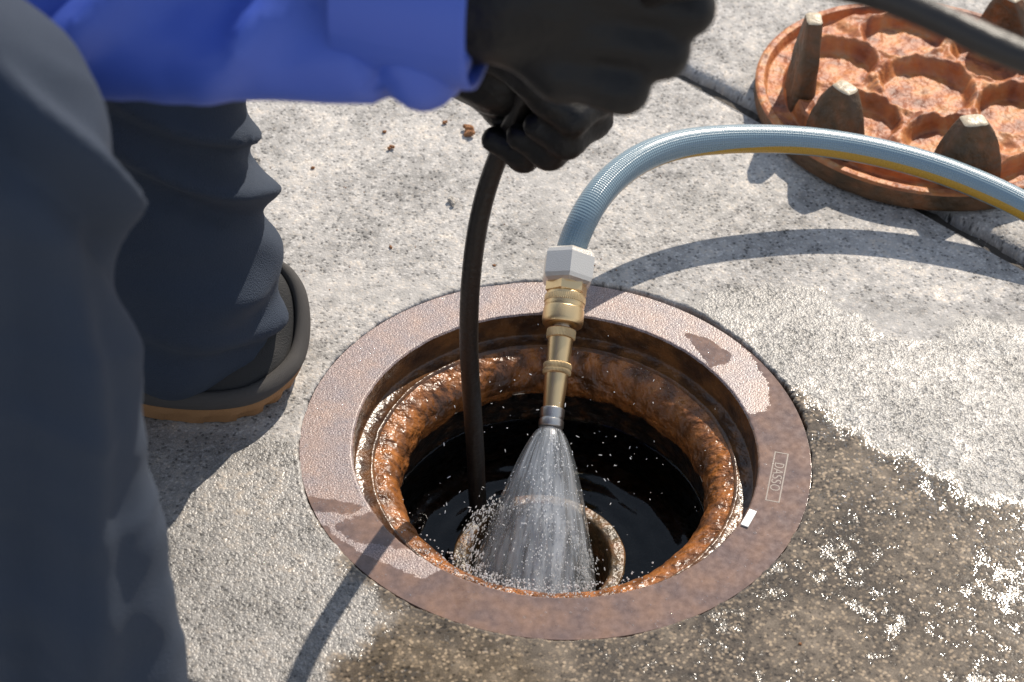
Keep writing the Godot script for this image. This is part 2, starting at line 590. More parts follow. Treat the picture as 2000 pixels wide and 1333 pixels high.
	M.hair = mat(lin(0.02, 0.015, 0.01), 0.6)
	# water
	M.water = StandardMaterial3D.new()
	M.water.albedo_color = Color(0.86, 0.88, 0.88, 0.0)
	M.water.roughness = 0.02
	M.water.refraction_enabled = true
	M.water.refraction_scale = 0.033
	M.water.transparency = BaseMaterial3D.TRANSPARENCY_ALPHA
	M.pool = M.water.duplicate()
	M.pool.albedo_color = Color(0.45, 0.44, 0.40, 0.0)
	bump(M.pool, noise_tex(FastNoiseLite.TYPE_SIMPLEX_SMOOTH, 0.012, 256, 2, 51), 1.2)
	tri(M.pool, 5.0)
	# aerated water in the fan of the jet: a thin white veil that is torn into strands
	var s := 256
	var veil := Image.create(s, s, false, Image.FORMAT_RGBA8)
	var vn := FastNoiseLite.new()
	vn.seed = 8
	vn.frequency = 1.0
	vn.fractal_octaves = 4
	for y in s:
		for x in s:
			var a := TAU * x / s
			var n1 := vn.get_noise_3d(cos(a) * 1.6, sin(a) * 1.6, y * 0.005)
			var n2 := vn.get_noise_3d(cos(a) * 7.0 + 9.0, sin(a) * 7.0, y * 0.012)
			var al := clampf(0.20 + n1 * 0.45 + n2 * 0.45 + 0.40 * bell(wrapf(a - 1.75 - 0.4 * n1, -PI, PI), 0.42) * (1.0 - 0.5 * y / s), 0.03, 0.85)
			veil.set_pixel(x, y, Color(0.84, 0.86, 0.89, al))
	M.veil = StandardMaterial3D.new()
	M.veil.albedo_texture = ImageTexture.create_from_image(veil)
	M.veil.transparency = BaseMaterial3D.TRANSPARENCY_ALPHA
	M.veil.roughness = 0.28
	M.veil.backlight_enabled = true
	M.veil.backlight = Color(0.95, 0.95, 0.95)
	M.film = StandardMaterial3D.new()
	M.film.albedo_color = Color(0.9, 0.93, 0.95, 0.06)
	M.film.transparency = BaseMaterial3D.TRANSPARENCY_ALPHA
	M.film.roughness = 0.03
	M.film.metallic_specular = 0.6
	M.foam = mat(lin(0.75, 0.77, 0.80), 0.3)
	M.foam.transparency = BaseMaterial3D.TRANSPARENCY_ALPHA
	M.foam.albedo_color.a = 0.92
	M.foam.backlight_enabled = true
	M.foam.backlight = Color(0.9, 0.9, 0.9)
	M.crumb = bump(tri(mat(lin(0.60, 0.27, 0.115), 0.85), 30.0), rough_noise, 2.0)
	M.chip = mat(lin(0.82, 0.82, 0.80), 0.5)
	M.pale = bump(tri(mat(lin(0.72, 0.66, 0.58), 0.7), 30.0), rough_noise, 1.0)

# ---------------------------------------------------------------- setting
const J0 := Vector2(0.116, -0.535)
const JD := Vector2(0.7370, 0.6759)
const JN := Vector2(0.6759, -0.7370)

func hole_r(a: float) -> float:
	var c := cos(a)
	var s := sin(a)
	var r := 0.2088 + 0.0018 * fn.get_noise_2d(c * 240.0, s * 240.0) + 0.0012 * fn.get_noise_2d(c * 900.0, s * 900.0)
	r += 0.0044 * bell(wrapf(a - deg_to_rad(-62), -PI, PI), 0.42)
	r += 0.006 * bell(wrapf(a - deg_to_rad(-21), -PI, PI), 0.16) * (0.6 + fn.get_noise_2d(c * 1500.0, s * 1500.0))
	return r

func ground_uv(p: Vector3) -> Vector2:
	return (Vector2(p.x, p.z) - TEX_O) / TEX_M

func build_ground() -> void:
	var g := Node3D.new()
	g.name = "ground"
	add_child(g)
	tag(g, "sunlit rough grey concrete pavement around the open drain", "", "", "structure")
	var n := 720
	for ring in 2:
		var rows := 26
		var pts := PackedVector3Array()
		var uv := PackedVector2Array()
		for i in rows:
			for j in n + 1:
				var a := TAU * (j % n) / n
				var dir := Vector2(cos(a), sin(a))
				var r0 := hole_r(a)
				var far := 60.0
				var to := dir.dot(JN)
				if to > 0.001:
					far = minf(far, J0.dot(JN) / to)
				var mid := minf(far, 0.60)
				var edge := far < 59.0 and (ring == 1 or far <= 0.60)
				var end := mid if ring == 0 else far
				var r := 0.0
				var y := 0.0
				if ring == 0 and i < 3:
					r = [r0, r0 + 0.0002, r0 + 0.0012 + 0.0008 * absf(fn.get_noise_2d(dir.x * 800, dir.y * 800))][i]
					y = [-0.05, -0.0022, -0.0004][i]
				elif i < rows - 3:
					var from := r0 + 0.003 if ring == 0 else mid
					var t := (i - 3.0) / (rows - 7.0) if ring == 0 else i / (rows - 4.0)
					r = lerpf(from, maxf(from, end - 0.009), t * t)
				else:
					r = end - (0.0015 if i == rows - 3 and edge else 0.0)
					if edge:
						y = [0.0, -0.002, -0.05][i - rows + 3]
				var p := dir * r
				if edge and i >= rows - 3:
					p += JN * 0.0012 * fn.get_noise_2d(p.dot(JD) * 1200.0, 3.0)
				var q := Vector3(p.x, y, p.y)
				pts.append(q)
				uv.append(ground_uv(q))
		put("concrete_slab", sheet(pts, rows, n + 1, false, true, uv), M.concrete if ring == 0 else M.dry_concrete, g)
	var pts := PackedVector3Array()
	var uv := PackedVector2Array()
	# the slab beyond the joint
	var al := [-60.0, -12.0, -3.0, -1.0]
	for k in 121:
		al.append(-0.6 + k * 0.0125)
	al.append_array([1.4, 3.0, 12.0, 60.0])
	var ac := [0.0, 0.0002, 0.003, 0.009, 0.02, 0.06, 0.15, 0.3, 0.6, 1.5, 6.0, 60.0]
	pts = PackedVector3Array()
	uv = PackedVector2Array()
	for i in ac.size():
		for s in al:
			var w: float = ac[i] + 0.024
			if i < 5:
				w += 0.004 * fn.get_noise_2d(s * 500.0, 8.0) + 0.002 * fn.get_noise_2d(s * 2200.0, 8.0)
			var p: Vector2 = J0 + JD * s + JN * w
			var y: float = [-0.05, -0.012, -0.005, -0.0012, 0.0, 0.0, 0.0, 0.0, 0.0, 0.0, 0.0, 0.0][i]
			var q := Vector3(p.x, y, p.y)
			pts.append(q)
			uv.append(ground_uv(q))
	put("concrete_slab", sheet(pts, ac.size(), al.size(), false, true, uv), M.dry_concrete, g)
	pts = PackedVector3Array()
	for i in 7:
		for s in al:
			var p: Vector2 = J0 + JD * s + JN * (-0.004 + i * 0.006)
			pts.append(Vector3(p.x, -0.011 - 0.003 * sin(PI * i / 6.0) + 0.004 * fn.get_noise_2d(s * 1500.0, i * 300.0), p.y))
	put("joint_filler", sheet(pts, 7, al.size(), false, true), M.dirt, g)

func build_drain() -> void:
	var t := thing("open_manhole", "round rusty cast iron manhole surround set in concrete, open and wet", "manhole")
	var n := 360
	# flat rim, its uv laid flat over the casting
	var prof := [[0.2085, -0.060], [0.2090, -0.003], [0.2090, -0.0017], [0.20892, -0.00161], [0.2088, -0.0016], [0.198, -0.0016], [0.187, -0.0016], [0.177, -0.0016], [0.1685, -0.0016], [0.1674, -0.0016], [0.1668, -0.0019], [0.1658, -0.0032]]
	var p := PackedVector3Array()
	var uv := PackedVector2Array()
	for i in prof.size():
		for j in n + 1:
			var a := TAU * (j % n) / n
			var r: float = prof[i][0]
			if i >= 9:
				r += 0.0006 * fn.get_noise_2d(cos(a) * 700, sin(a) * 700)
			p.append(Vector3(cos(a) * r, prof[i][1], sin(a) * r))
			uv.append(Vector2(cos(a) * r + 0.22, sin(a) * r + 0.22) / 0.44)
	put("rim", sheet(p, prof.size(), n + 1, false, false, uv), M.rim, t)
	# seat and scaly throat
	var thr := [[0.1658, -0.0032], [0.1652, -0.010], [0.1650, -0.018], [0.1648, -0.0245], [0.1635, -0.0262], [0.1585, -0.0266], [0.1535, -0.0264], [0.1520, -0.0248], [0.1500, -0.0246], [0.1485, -0.0268], [0.1455, -0.0280], [0.1420, -0.0285], [0.1385, -0.030], [0.1350, -0.0325], [0.1315, -0.036], [0.1285, -0.0405], [0.1268, -0.046], [0.1262, -0.052], [0.1272, -0.058], [0.1300, -0.064]]
	p = PackedVector3Array()
	n = 420
	for i in thr.size():
		for j in n + 1:
			var a := TAU * (j % n) / n
			var r: float = thr[i][0]
			var y: float = thr[i][1]
			var amp := 0.0
			if i >= 10:
				amp = 0.0030 * sm(9.0, 13.0, i)
			elif i >= 1:
				amp = 0.0004
			var q := Vector3(cos(a) * r, y, sin(a) * r)
			var k := fn.get_noise_3d(q.x * 1100, q.y * 1100, q.z * 1100) + 0.6 * fn.get_noise_3d(q.x * 3200, q.y * 3200, q.z * 3200)
			var lump := fn.get_noise_3d(q.x * 320, q.y * 320 + 50, q.z * 320)
			r += amp * (k * 1.1 + lump * 1.4)
			y += amp * k * 0.7
			p.append(Vector3(cos(a) * r, y, sin(a) * r))
	put("seat", sheet(p.slice(0, 10 * (n + 1)), 10, n + 1), M.seat, t)
	put("throat", sheet(p.slice(9 * (n + 1)), thr.size() - 9, n + 1), M.rust, t)
	var low := [[0.1296, -0.0625], [0.1320, -0.070], [0.1345, -0.080], [0.1362, -0.092], [0.1370, -0.105], [0.1378, -0.14], [0.1378, -0.36]]
	p = PackedVector3Array()
	n = 240
	for i in low.size():
		for j in n + 1:
			var a := TAU * (j % n) / n
			var r: float = low[i][0] + 0.0016 * fn.get_noise_3d(cos(a) * 150, low[i][1] * 1100, sin(a) * 150) * (0.0 if i == 0 else 1.0)
			p.append(Vector3(cos(a) * r, low[i][1], sin(a) * r))
	put("shaft_wall", sheet(p, low.size(), n + 1), M.shaft, t)
	# maker's mark: a shallow raised frame with worn letters
	var mk := Node3D.new()
	mk.name = "makers_mark"
	t.add_child(mk)
	var ang := deg_to_rad(7.5)
	mk.position = Vector3(cos(ang) * 0.1815, -0.00168, sin(ang) * 0.1815)
	mk.rotation.y = -ang - 0.06
	for e in [[Vector3(0.0053, 0, 0), Vector3(0.0010, 0.0004, 0.056)], [Vector3(-0.0053, 0, 0), Vector3(0.0010, 0.0004, 0.056)], [Vector3(0, 0, 0.0285), Vector3(0.0116, 0.0004, 0.0010)], [Vector3(0, 0, -0.0285), Vector3(0.0116, 0.0004, 0.0010)]]:
		var bm := BoxMesh.new()
		bm.size = e[1]
		var bo := put("border", bm, M.mark, mk)
		bo.position = e[0]
	var tm := TextMesh.new()
	var sf := SystemFont.new()
	sf.font_names = PackedStringArray(["Droid Sans"])
	tm.font = sf
	tm.text = "DASSO"
	tm.font_size = 24
	tm.pixel_size = 0.00046
	tm.depth = 0.0003
	var lt := put("lettering", tm, M.mark, mk)
	lt.rotation = Vector3(-PI / 2, -PI / 2, 0)
	# water in the bottom, round the outlet pipe
	var pc := Vector3(-0.008, 0, 0.032)
	p = PackedVector3Array()
	n = 144
	var rows := 40
	for i in rows:
		for j in n + 1:
			var a := TAU * (j % n) / n
			var d := Vector3(cos(a), 0, sin(a))
			var far := -pc.dot(d) + sqrt(maxf(0.0, pow(pc.dot(d), 2) - pc.length_squared() + 0.1385 * 0.1385))
			var q := pc + d * lerpf(0.070, far, i / (rows - 1.0))
			var dist := Vector2(q.x + 0.012, q.z - 0.04).length()
			var y := -0.1 + 0.0035 * pow(i / (rows - 1.0), 40.0) + 0.0004 * sin(dist * 330.0 + 2.0 * fn.get_noise_2d(q.x * 300, q.z * 300)) * exp(-maxf(0.0, dist - 0.06) * 16.0) + 0.0002 * fn.get_noise_2d(q.x * 900, q.z * 900)
			p.append(Vector3(q.x, y, q.z))
	var wt := put("water", sheet(p, rows, n + 1, false, true), M.pool)
	tag(wt, "dark murky water standing in the bottom of the drain", "", "", "structure")
	var fl := put("drain_floor", lathe([Vector2(0, 0.139), Vector2(0.004, 0.07), Vector2(0.004, 0.0001)], 48, Vector3(0, -0.17, 0)), M.slime)
	tag(fl, "dark slimy bottom of the drain under water", "", "", "structure")
	var dpipe := put("outlet_pipe", lathe([Vector2(-0.20, 0.0725), Vector2(-0.103, 0.0725), Vector2(-0.0995, 0.0718), Vector2(-0.0985, 0.070), Vector2(-0.0985, 0.062), Vector2(-0.1005, 0.059), Vector2(-0.15, 0.058), Vector2(-0.40, 0.058), Vector2(-0.40, 0.0001)], 96, pc, Vector3.UP, "pipe"), M.pipe)
	tag(dpipe, "short rusty pipe mouth ringed by dark water inside the drain", "pipe")

# ---------------------------------------------------------------- hoses and nozzle
const CP := Vector3(0.0035, 0.020, -0.1503)
const TG := Vector3(-0.0115, -0.100, 0.0426)

func hex_prism(prof: Array, o: Vector3, dir: Vector3, spin: float, sides := 6) -> ArrayMesh:
	var f := frame_of(dir)
	var st := SurfaceTool.new()
	st.begin(Mesh.PRIMITIVE_TRIANGLES)
	st.set_smooth_group(-1)
	for i in prof.size() - 1:
		for j in sides:
			var q := []
			for e in [[i, j], [i, j + 1], [i + 1, j + 1], [i + 1, j]]:
				var a: float = TAU * e[1] / sides + spin
				q.append(o + dir * prof[e[0]].x + (f[0] * cos(a) + f[1] * sin(a)) * prof[e[0]].y)
			for k in [0, 1, 2, 0, 2, 3]:
				st.add_vertex(q[k])
	st.generate_normals()
	return st.commit()

var hose_path := PackedVector3Array()

func build_garden_hose() -> void:
	var dir := (TG - CP).normalized()
	var t := thing("brass_hose_nozzle", "brass nozzle with silver hex nut leaning over the drain edge and spraying", "nozzle", CP)
	var o := Vector3.ZERO
	put("hex_nut", hex_prism([Vector2(-0.0500, 0.012), Vector2(-0.0500, 0.0200), Vector2(-0.0480, 0.0226), Vector2(-0.0445, 0.0240), Vector2(-0.0255, 0.0240), Vector2(-0.0220, 0.0226), Vector2(-0.0195, 0.0195), Vector2(-0.0195, 0.012)], o, dir, 0.62), M.zinc, t)
	put("hex_flange", hex_prism([Vector2(-0.0215, 0.010), Vector2(-0.0215, 0.0175), Vector2(-0.0200, 0.0186), Vector2(-0.0125, 0.0186), Vector2(-0.0110, 0.0172), Vector2(-0.011, 0.010)], o, dir, 0.3), M.brass, t)
	put("coupler", lathe([Vector2(-0.0125, 0.008), Vector2(-0.0115, 0.0165), Vector2(-0.0100, 0.0172), Vector2(0.0, 0.0174), Vector2(0.0012, 0.0168), Vector2(0.0022, 0.0168), Vector2(0.0032, 0.0178), Vector2(0.0130, 0.0180), Vector2(0.0165, 0.0172), Vector2(0.0178, 0.0155), Vector2(0.0178, 0.0085)], 48, o, dir), M.brass, t)
	put("knurled_band", lathe([Vector2(-0.0085, 0.0172), Vector2(-0.0083, 0.01795), Vector2(-0.0030, 0.01795), Vector2(-0.0028, 0.0172)], 64, o, dir), M.knurl, t)
	put("neck", lathe([Vector2(0.0150, 0.0082), Vector2(0.0215, 0.0082)], 32, o, dir), M.steel, t)
	put("knurled_collar", lathe([Vector2(0.0205, 0.006), Vector2(0.0208, 0.0118), Vector2(0.0218, 0.0126), Vector2(0.0285, 0.0126), Vector2(0.0295, 0.0118), Vector2(0.0295, 0.010)], 64, o, dir), M.knurl, t)
	put("barrel", lathe([Vector2(0.0285, 0.0110), Vector2(0.0520, 0.0100), Vector2(0.0600, 0.0100), Vector2(0.0620, 0.0103), Vector2(0.0930, 0.0086)], 48, o, dir), M.brass, t)
	put("knurled_collar", lathe([Vector2(0.0515, 0.0098), Vector2(0.0520, 0.0118), Vector2(0.0530, 0.0124), Vector2(0.0560, 0.0124), Vector2(0.0567, 0.0116), Vector2(0.0575, 0.0116), Vector2(0.0582, 0.0123), Vector2(0.0610, 0.0122), Vector2(0.0618, 0.010)], 64, o, dir), M.knurl, t)
	put("steel_tip", lathe([Vector2(0.0915, 0.0080), Vector2(0.0918, 0.0099), Vector2(0.0925, 0.0104), Vector2(0.1000, 0.0104), Vector2(0.1006, 0.0099), Vector2(0.1016, 0.0099), Vector2(0.1024, 0.0107), Vector2(0.1078, 0.0109), Vector2(0.1090, 0.0102), Vector2(0.1090, 0.0070), Vector2(0.103, 0.006)], 48, o, dir), M.steel, t)
	# the blue-grey hose arching away to the right
	var start := CP - dir * 0.047
	var pts := [start + dir * 0.004, start, start - dir * 0.012, hp(1137, 432, 0.070), hp(1163, 385, 0.079), hp(1200, 345, 0.084), hp(1250, 309, 0.086), hp(1320, 283, 0.083), hp(1400, 273, 0.077), hp(1480, 271, 0.072), hp(1560, 274, 0.068), hp(1650, 285, 0.062), hp(1750, 306, 0.056), hp(1850, 336, 0.050), hp(1950, 377, 0.043), hp(2000, 402, 0.039), hp(2120, 470, 0.028), Vector3(0.56, 0.016, -0.20), Vector3(0.75, 0.0135, -0.10), Vector3(1.2, 0.0135, 0.02), Vector3(2.2, 0.0135, -0.3), Vector3(3.5, 0.0135, -0.6)]
	var path := smooth_path(spline(pts, 0.008), 6)
	var h := thing("garden_hose", "blue grey braided garden hose with yellow stripe arching to the nozzle", "hose", path[0])
	var local := path.duplicate()
	for k in local.size():
		local[k] -= path[0]
	put("tube", tube(local, 0.0131, 28), M.hose_blue, h)
	var sp := PackedVector3Array()
	var su := PackedVector2Array()
	var run := 0.0
	for k in range(4, local.size()):
		var tg := (local[mini(k + 1, local.size() - 1)] - local[k - 1]).normalized()
		run += local[k].distance_to(local[k - 1])
		var d0 := Vector3(0.75, -0.1, -0.65).slerp(Vector3(0.0, -0.75, 0.66), sm(0.0, 0.20, run)).slerp(Vector3(0.05, -0.20, 0.98).normalized(), sm(0.10, 0.30, run))
		var x := (d0 - tg * d0.dot(tg)).normalized()
		var y := tg.cross(x)
		for j in 7:
			var a := (j - 3) / 3.0 * 0.46
			var rr := 0.01338 if j > 0 and j < 6 else 0.0127
			sp.append(local[k] + (x * cos(a) + y * sin(a)) * rr)
			su.append(Vector2(j / 6.0, run))
	put("yellow_stripe", sheet(sp, sp.size() / 7, 7, false, true, su), M.stripe, h)

func build_black_hose() -> void:
	var pts := [Vector3(-0.030, -0.30, 0.030), Vector3(-0.045, -0.20, 0.012), hp(933, 985, -0.1), hp(929, 890, -0.04), hp(922, 790, 0.02), hp(916, 690, 0.08), hp(916, 600, 0.13), hp(925, 490, 0.188), hp(945, 385, 0.238), hp(975, 300, 0.280), hp(1012, 220, 0.326), hp(1050, 140, 0.376), dp(1095, 80, 1.45), dp(1150, 70, 1.34), dp(1195, 60, 1.255), dp(1225, 20, 1.215), dp(1285, -22, 1.165), dp(1400, -34, 1.12), dp(1560, -42, 1.08), dp(1720, -12, 1.05), dp(1860, 48, 1.03), dp(2000, 122, 1.02), dp(2160, 230, 1.03), Vector3(0.42, 0.42, 0.52), Vector3(0.56, 0.16, 0.56), Vector3(0.72, 0.02, 0.55), Vector3(0.95, 0.0075, 0.50), Vector3(1.5, 0.0075, 0.6), Vector3(2.6, 0.0075, 0.4)]
	hose_path = smooth_path(spline(pts, 0.008), 10)
	var local := hose_path.duplicate()
	for k in local.size():
		local[k] -= hose_path[0]
	var h := put("black_drain_hose", tube(local, 0.0076, 20, 0.0002), M.hose_black)
	h.position = hose_path[0]
	tag(h, "thin black rubber hose fed by gloved hands down into the drain", "hose")

func near_hose(p: Vector3) -> Array:
	var best := 0
	for k in hose_path.size():
		if hose_path[k].distance_squared_to(p) < hose_path[best].distance_squared_to(p):
			best = k
	return [hose_path[best], (hose_path[mini(best + 2, hose_path.size() - 1)] - hose_path[maxi(best - 2, 0)]).normalized()]

# ---------------------------------------------------------------- water in motion
func drop_mesh(flat := false) -> ArrayMesh:
	var prof := []
	for k in 6:
		var a := PI * k / 5.0
		prof.append(Vector2(-cos(a), sin(a) + 0.0001) if not flat else Vector2(0.62 * sin(PI * 0.5 * k / 5.0), cos(PI * 0.5 * k / 5.0) + 0.0001))
	return lathe(prof, 9)

func scatter(called: String, label: String, category: String, mesh: Mesh, m: Material, places: Array) -> void:
	var mm := MultiMesh.new()
	mm.transform_format = MultiMesh.TRANSFORM_3D
	mm.mesh = mesh
	mm.instance_count = places.size()
	for k in places.size():
		mm.set_instance_transform(k, places[k])
	var o := MultiMeshInstance3D.new()
	o.name = numbered(called)
	o.multimesh = mm
	o.material_override = m
	add_child(o)
	tag(o, label, category, "", "stuff")

func place(at: Vector3, along: Vector3, thick: float, long_: float) -> Transform3D:
	var f := frame_of(along)
	return Transform3D(Basis(f[0] * thick, along * long_, f[1] * thick), at)

func jet_r(t: float) -> float:
	return 0.0065 + 0.0495 * pow(clampf(t, 0, 1), 0.64)

func build_jet() -> void:
	var dir := (TG - CP).normalized()
	var tip := CP + dir * 0.1075
	var length := CP.distance_to(TG) - 0.1075 + 0.034
	var f := frame_of(dir)
	var t := thing("water_jet", "bell shaped spray of clear and white water below the brass nozzle", "water spray", tip)
	var rows := 48
	var n := 120
	for layer in [[1.0, M.film, "water_film", 0.0], [0.90, M.veil, "white_veil", 1.3]]:
		var p := PackedVector3Array()
		var uv := PackedVector2Array()
		for i in rows:
			var s := i / (rows - 1.0)
			for j in n + 1:
				var a := TAU * (j % n) / n
				var r: float = jet_r(s) * layer[0]
				r *= 1.0 + 0.05 * fn.get_noise_3d(cos(a) * 160 + layer[3] * 90, sin(a) * 160, s * 40) + 0.10 * s * fn.get_noise_3d(cos(a) * 420, sin(a) * 420 + layer[3] * 50, s * 90)
				r += 0.0016 * s * fn.get_noise_3d(cos(a) * 1500, sin(a) * 1500, s * 300)
				var along := s * length
				if i == rows - 1:
					along += 0.006 * fn.get_noise_2d(cos(a) * 900, sin(a) * 900)
				p.append(dir * along + (f[0] * cos(a) + f[1] * sin(a)) * r + Vector3(0, -0.004, 0) * s * s)
				uv.append(Vector2(float(j) / n, s))
		put(layer[2], sheet(p, rows, n + 1, false, false, uv), layer[1], t)
	# loose drops: strings inside the bell, a torn edge and the splash where it lands
	var list := []
	for k in 900:
		var s := pow(rng.randf(), 0.7)
		var a := rng.randf() * TAU
		if k % 3 > 0:
			a = rng.randfn(1.75, 0.28) + 0.5 * fn.get_noise_1d(s * 400.0)
		var r := jet_r(s) * rng.randf_range(0.85, 1.08)
		var rad: Vector3 = f[0] * cos(a) + f[1] * sin(a)
		var at: Vector3 = tip + dir * (s * length) + rad * r
		var z := rng.randf_range(0.00014, 0.00052)
		list.append(place(at, (dir + rad * 0.35).normalized(), z, z * rng.randf_range(1.0, 2.6)))
	scatter("jet_droplets", "bright drops and strands in the spray under the nozzle", "water drops", drop_mesh(), M.foam, list)
	list = []
	var land := tip + dir * (length - 0.020)
	# a torn crown runs round the bell; drops hang below it in falling strings
	for k in 3400:
		var a := rng.randf() * TAU
		var crown := -0.068 + 0.016 * fn.get_noise_2d(cos(a) * 300.0, sin(a) * 300.0) + 0.006 * fn.get_noise_2d(cos(a) * 1400.0, sin(a) * 1400.0) + 0.018 * cos(a - 3.3)
		var drop := absf(rng.randfn(0.0, 0.35)) if k % 3 == 0 else rng.randf()
		var y := lerpf(crown, -0.104, clampf(drop, 0.0, 1.0))
		var r := 0.046 + 0.010 * drop + rng.randfn(0.0, 0.0018) * (1.0 + 2.0 * drop)
		var dense := fn.get_noise_2d(a * 420.0, y * 900.0) + 0.35 * fn.get_noise_2d(a * 1500.0, 7.0)
		if dense < rng.randf_range(-0.35, 0.25):
			continue
		var at := Vector3(land.x + cos(a) * r - 0.006, y, land.z + sin(a) * r - 0.006)
		var z := rng.randf_range(0.00016, 0.00062)
		list.append(place(at, Vector3(cos(a) * 0.25, -1, sin(a) * 0.25).normalized(), z, z * rng.randf_range(1.0, 5.0)))
	for k in 700:
		# spatter thrown on the near lip of the throat
		var a := rng.randfn(1.75, 0.36)
		var r := rng.randf_range(0.126, 0.150)
		var z := rng.randf_range(0.0002, 0.0008)
		list.append(place(Vector3(cos(a) * r, -0.028 - 0.35 * maxf(0.0, 0.140 - r) + absf(rng.randfn(0.0, 0.002)), sin(a) * r), Vector3.UP, z, z))
	scatter("splash_droplets", "white splashing drops where the spray lands in the pipe mouth", "water drops", drop_mesh(), M.foam, list)
	list = []
	for k in 170:
		var a := rng.randf() * TAU
		var r := 0.03 + 0.11 * rng.randf()
		var at := Vector3(cos(a) * r, rng.randf_range(-0.09, 0.03), sin(a) * r)
		var z := rng.randf_range(0.00013, 0.00042)
		list.append(place(at, Vector3(rng.randfn(), rng.randfn(), rng.randfn()).normalized(), z, z * rng.randf_range(1.0, 6.0)))
	scatter("flying_droplets", "fine drops flying over the dark water in the drain", "water drops", drop_mesh(), M.foam, list)

func build_beads() -> void:
	var list := []
	while list.size() < 2600:
		var a := rng.randf() * TAU
		var r := sqrt(rng.randf_range(0.168 * 0.168, 0.207 * 0.207))
		var d := rad_to_deg(a)
		var dewed := d > 148.0 and d < 325.0
		if not dewed and rng.randf() > 0.10:
			continue
		var z := rng.randf_range(0.00035, 0.0009) * (1.0 if rng.randf() > 0.06 else 1.8)
		list.append(Transform3D(Basis.from_scale(Vector3(z, z, z)), Vector3(cos(a) * r, -0.0016, sin(a) * r)))
	while list.size() < 8600:
		var x := rng.randf_range(-0.40, 0.47)
		var z0 := rng.randf_range(-0.34, 0.30)
		var r := Vector2(x, z0).length()
		if r < 0.214:
			continue
		var right := sm(0.16, 0.30, x) * (1.0 - sm(0.06, 0.16, z0)) * sm(-0.36, -0.18, z0)
		var keep := 0.05 + 0.85 * right + 0.35 * sm(0.0, 0.1, z0) * sm(0.0, -0.15, x)
		keep *= clampf(0.55 + 1.4 * fn.get_noise_2d(x * 260.0, z0 * 260.0), 0.03, 1.2)
		if rng.randf() > keep:
			continue
		var z := rng.randf_range(0.0003, 0.0009)
		list.append(Transform3D(Basis.from_scale(Vector3(z, z * 1.1, z)), Vector3(x, -0.0002, z0)))
	for k in 5200:
		# spatter thick along the edge of the wet film
		var t := rng.randf()
		var q := Vector2(0.225, -0.055).lerp(Vector2(0.43, 0.06), t) + Vector2(0.35, -0.94) * rng.randfn(-0.014, 0.024 + 0.02 * t)
		if q.length() < 0.216 or fn.get_noise_2d(q.x * 900.0, q.y * 900.0) + 0.6 * fn.get_noise_2d(q.x * 2600.0, q.y * 2600.0) < rng.randf_range(-0.15, 0.25):
			continue
		var z := rng.randf_range(0.00035, 0.0010)
		list.append(Transform3D(Basis.from_scale(Vector3(z, z * 0.9, z)), Vector3(q.x, -0.0002, q.y)))
	for k in 420:
		# a patch of heavier spatter on the right
		var q := Vector2(0.372 + rng.randfn() * 0.018, -0.145 + rng.randfn() * 0.016)
		if fn.get_noise_2d(q.x * 700.0, q.y * 700.0) < -0.05:
			continue
		var z := rng.randf_range(0.0004, 0.0012)
		list.append(Transform3D(Basis.from_scale(Vector3(z, z, z)), Vector3(q.x, -0.0002, q.y)))
	scatter("water_beads", "tiny glinting beads of spray lying on the iron rim and concrete", "water drops", drop_mesh(true), M.film, list)

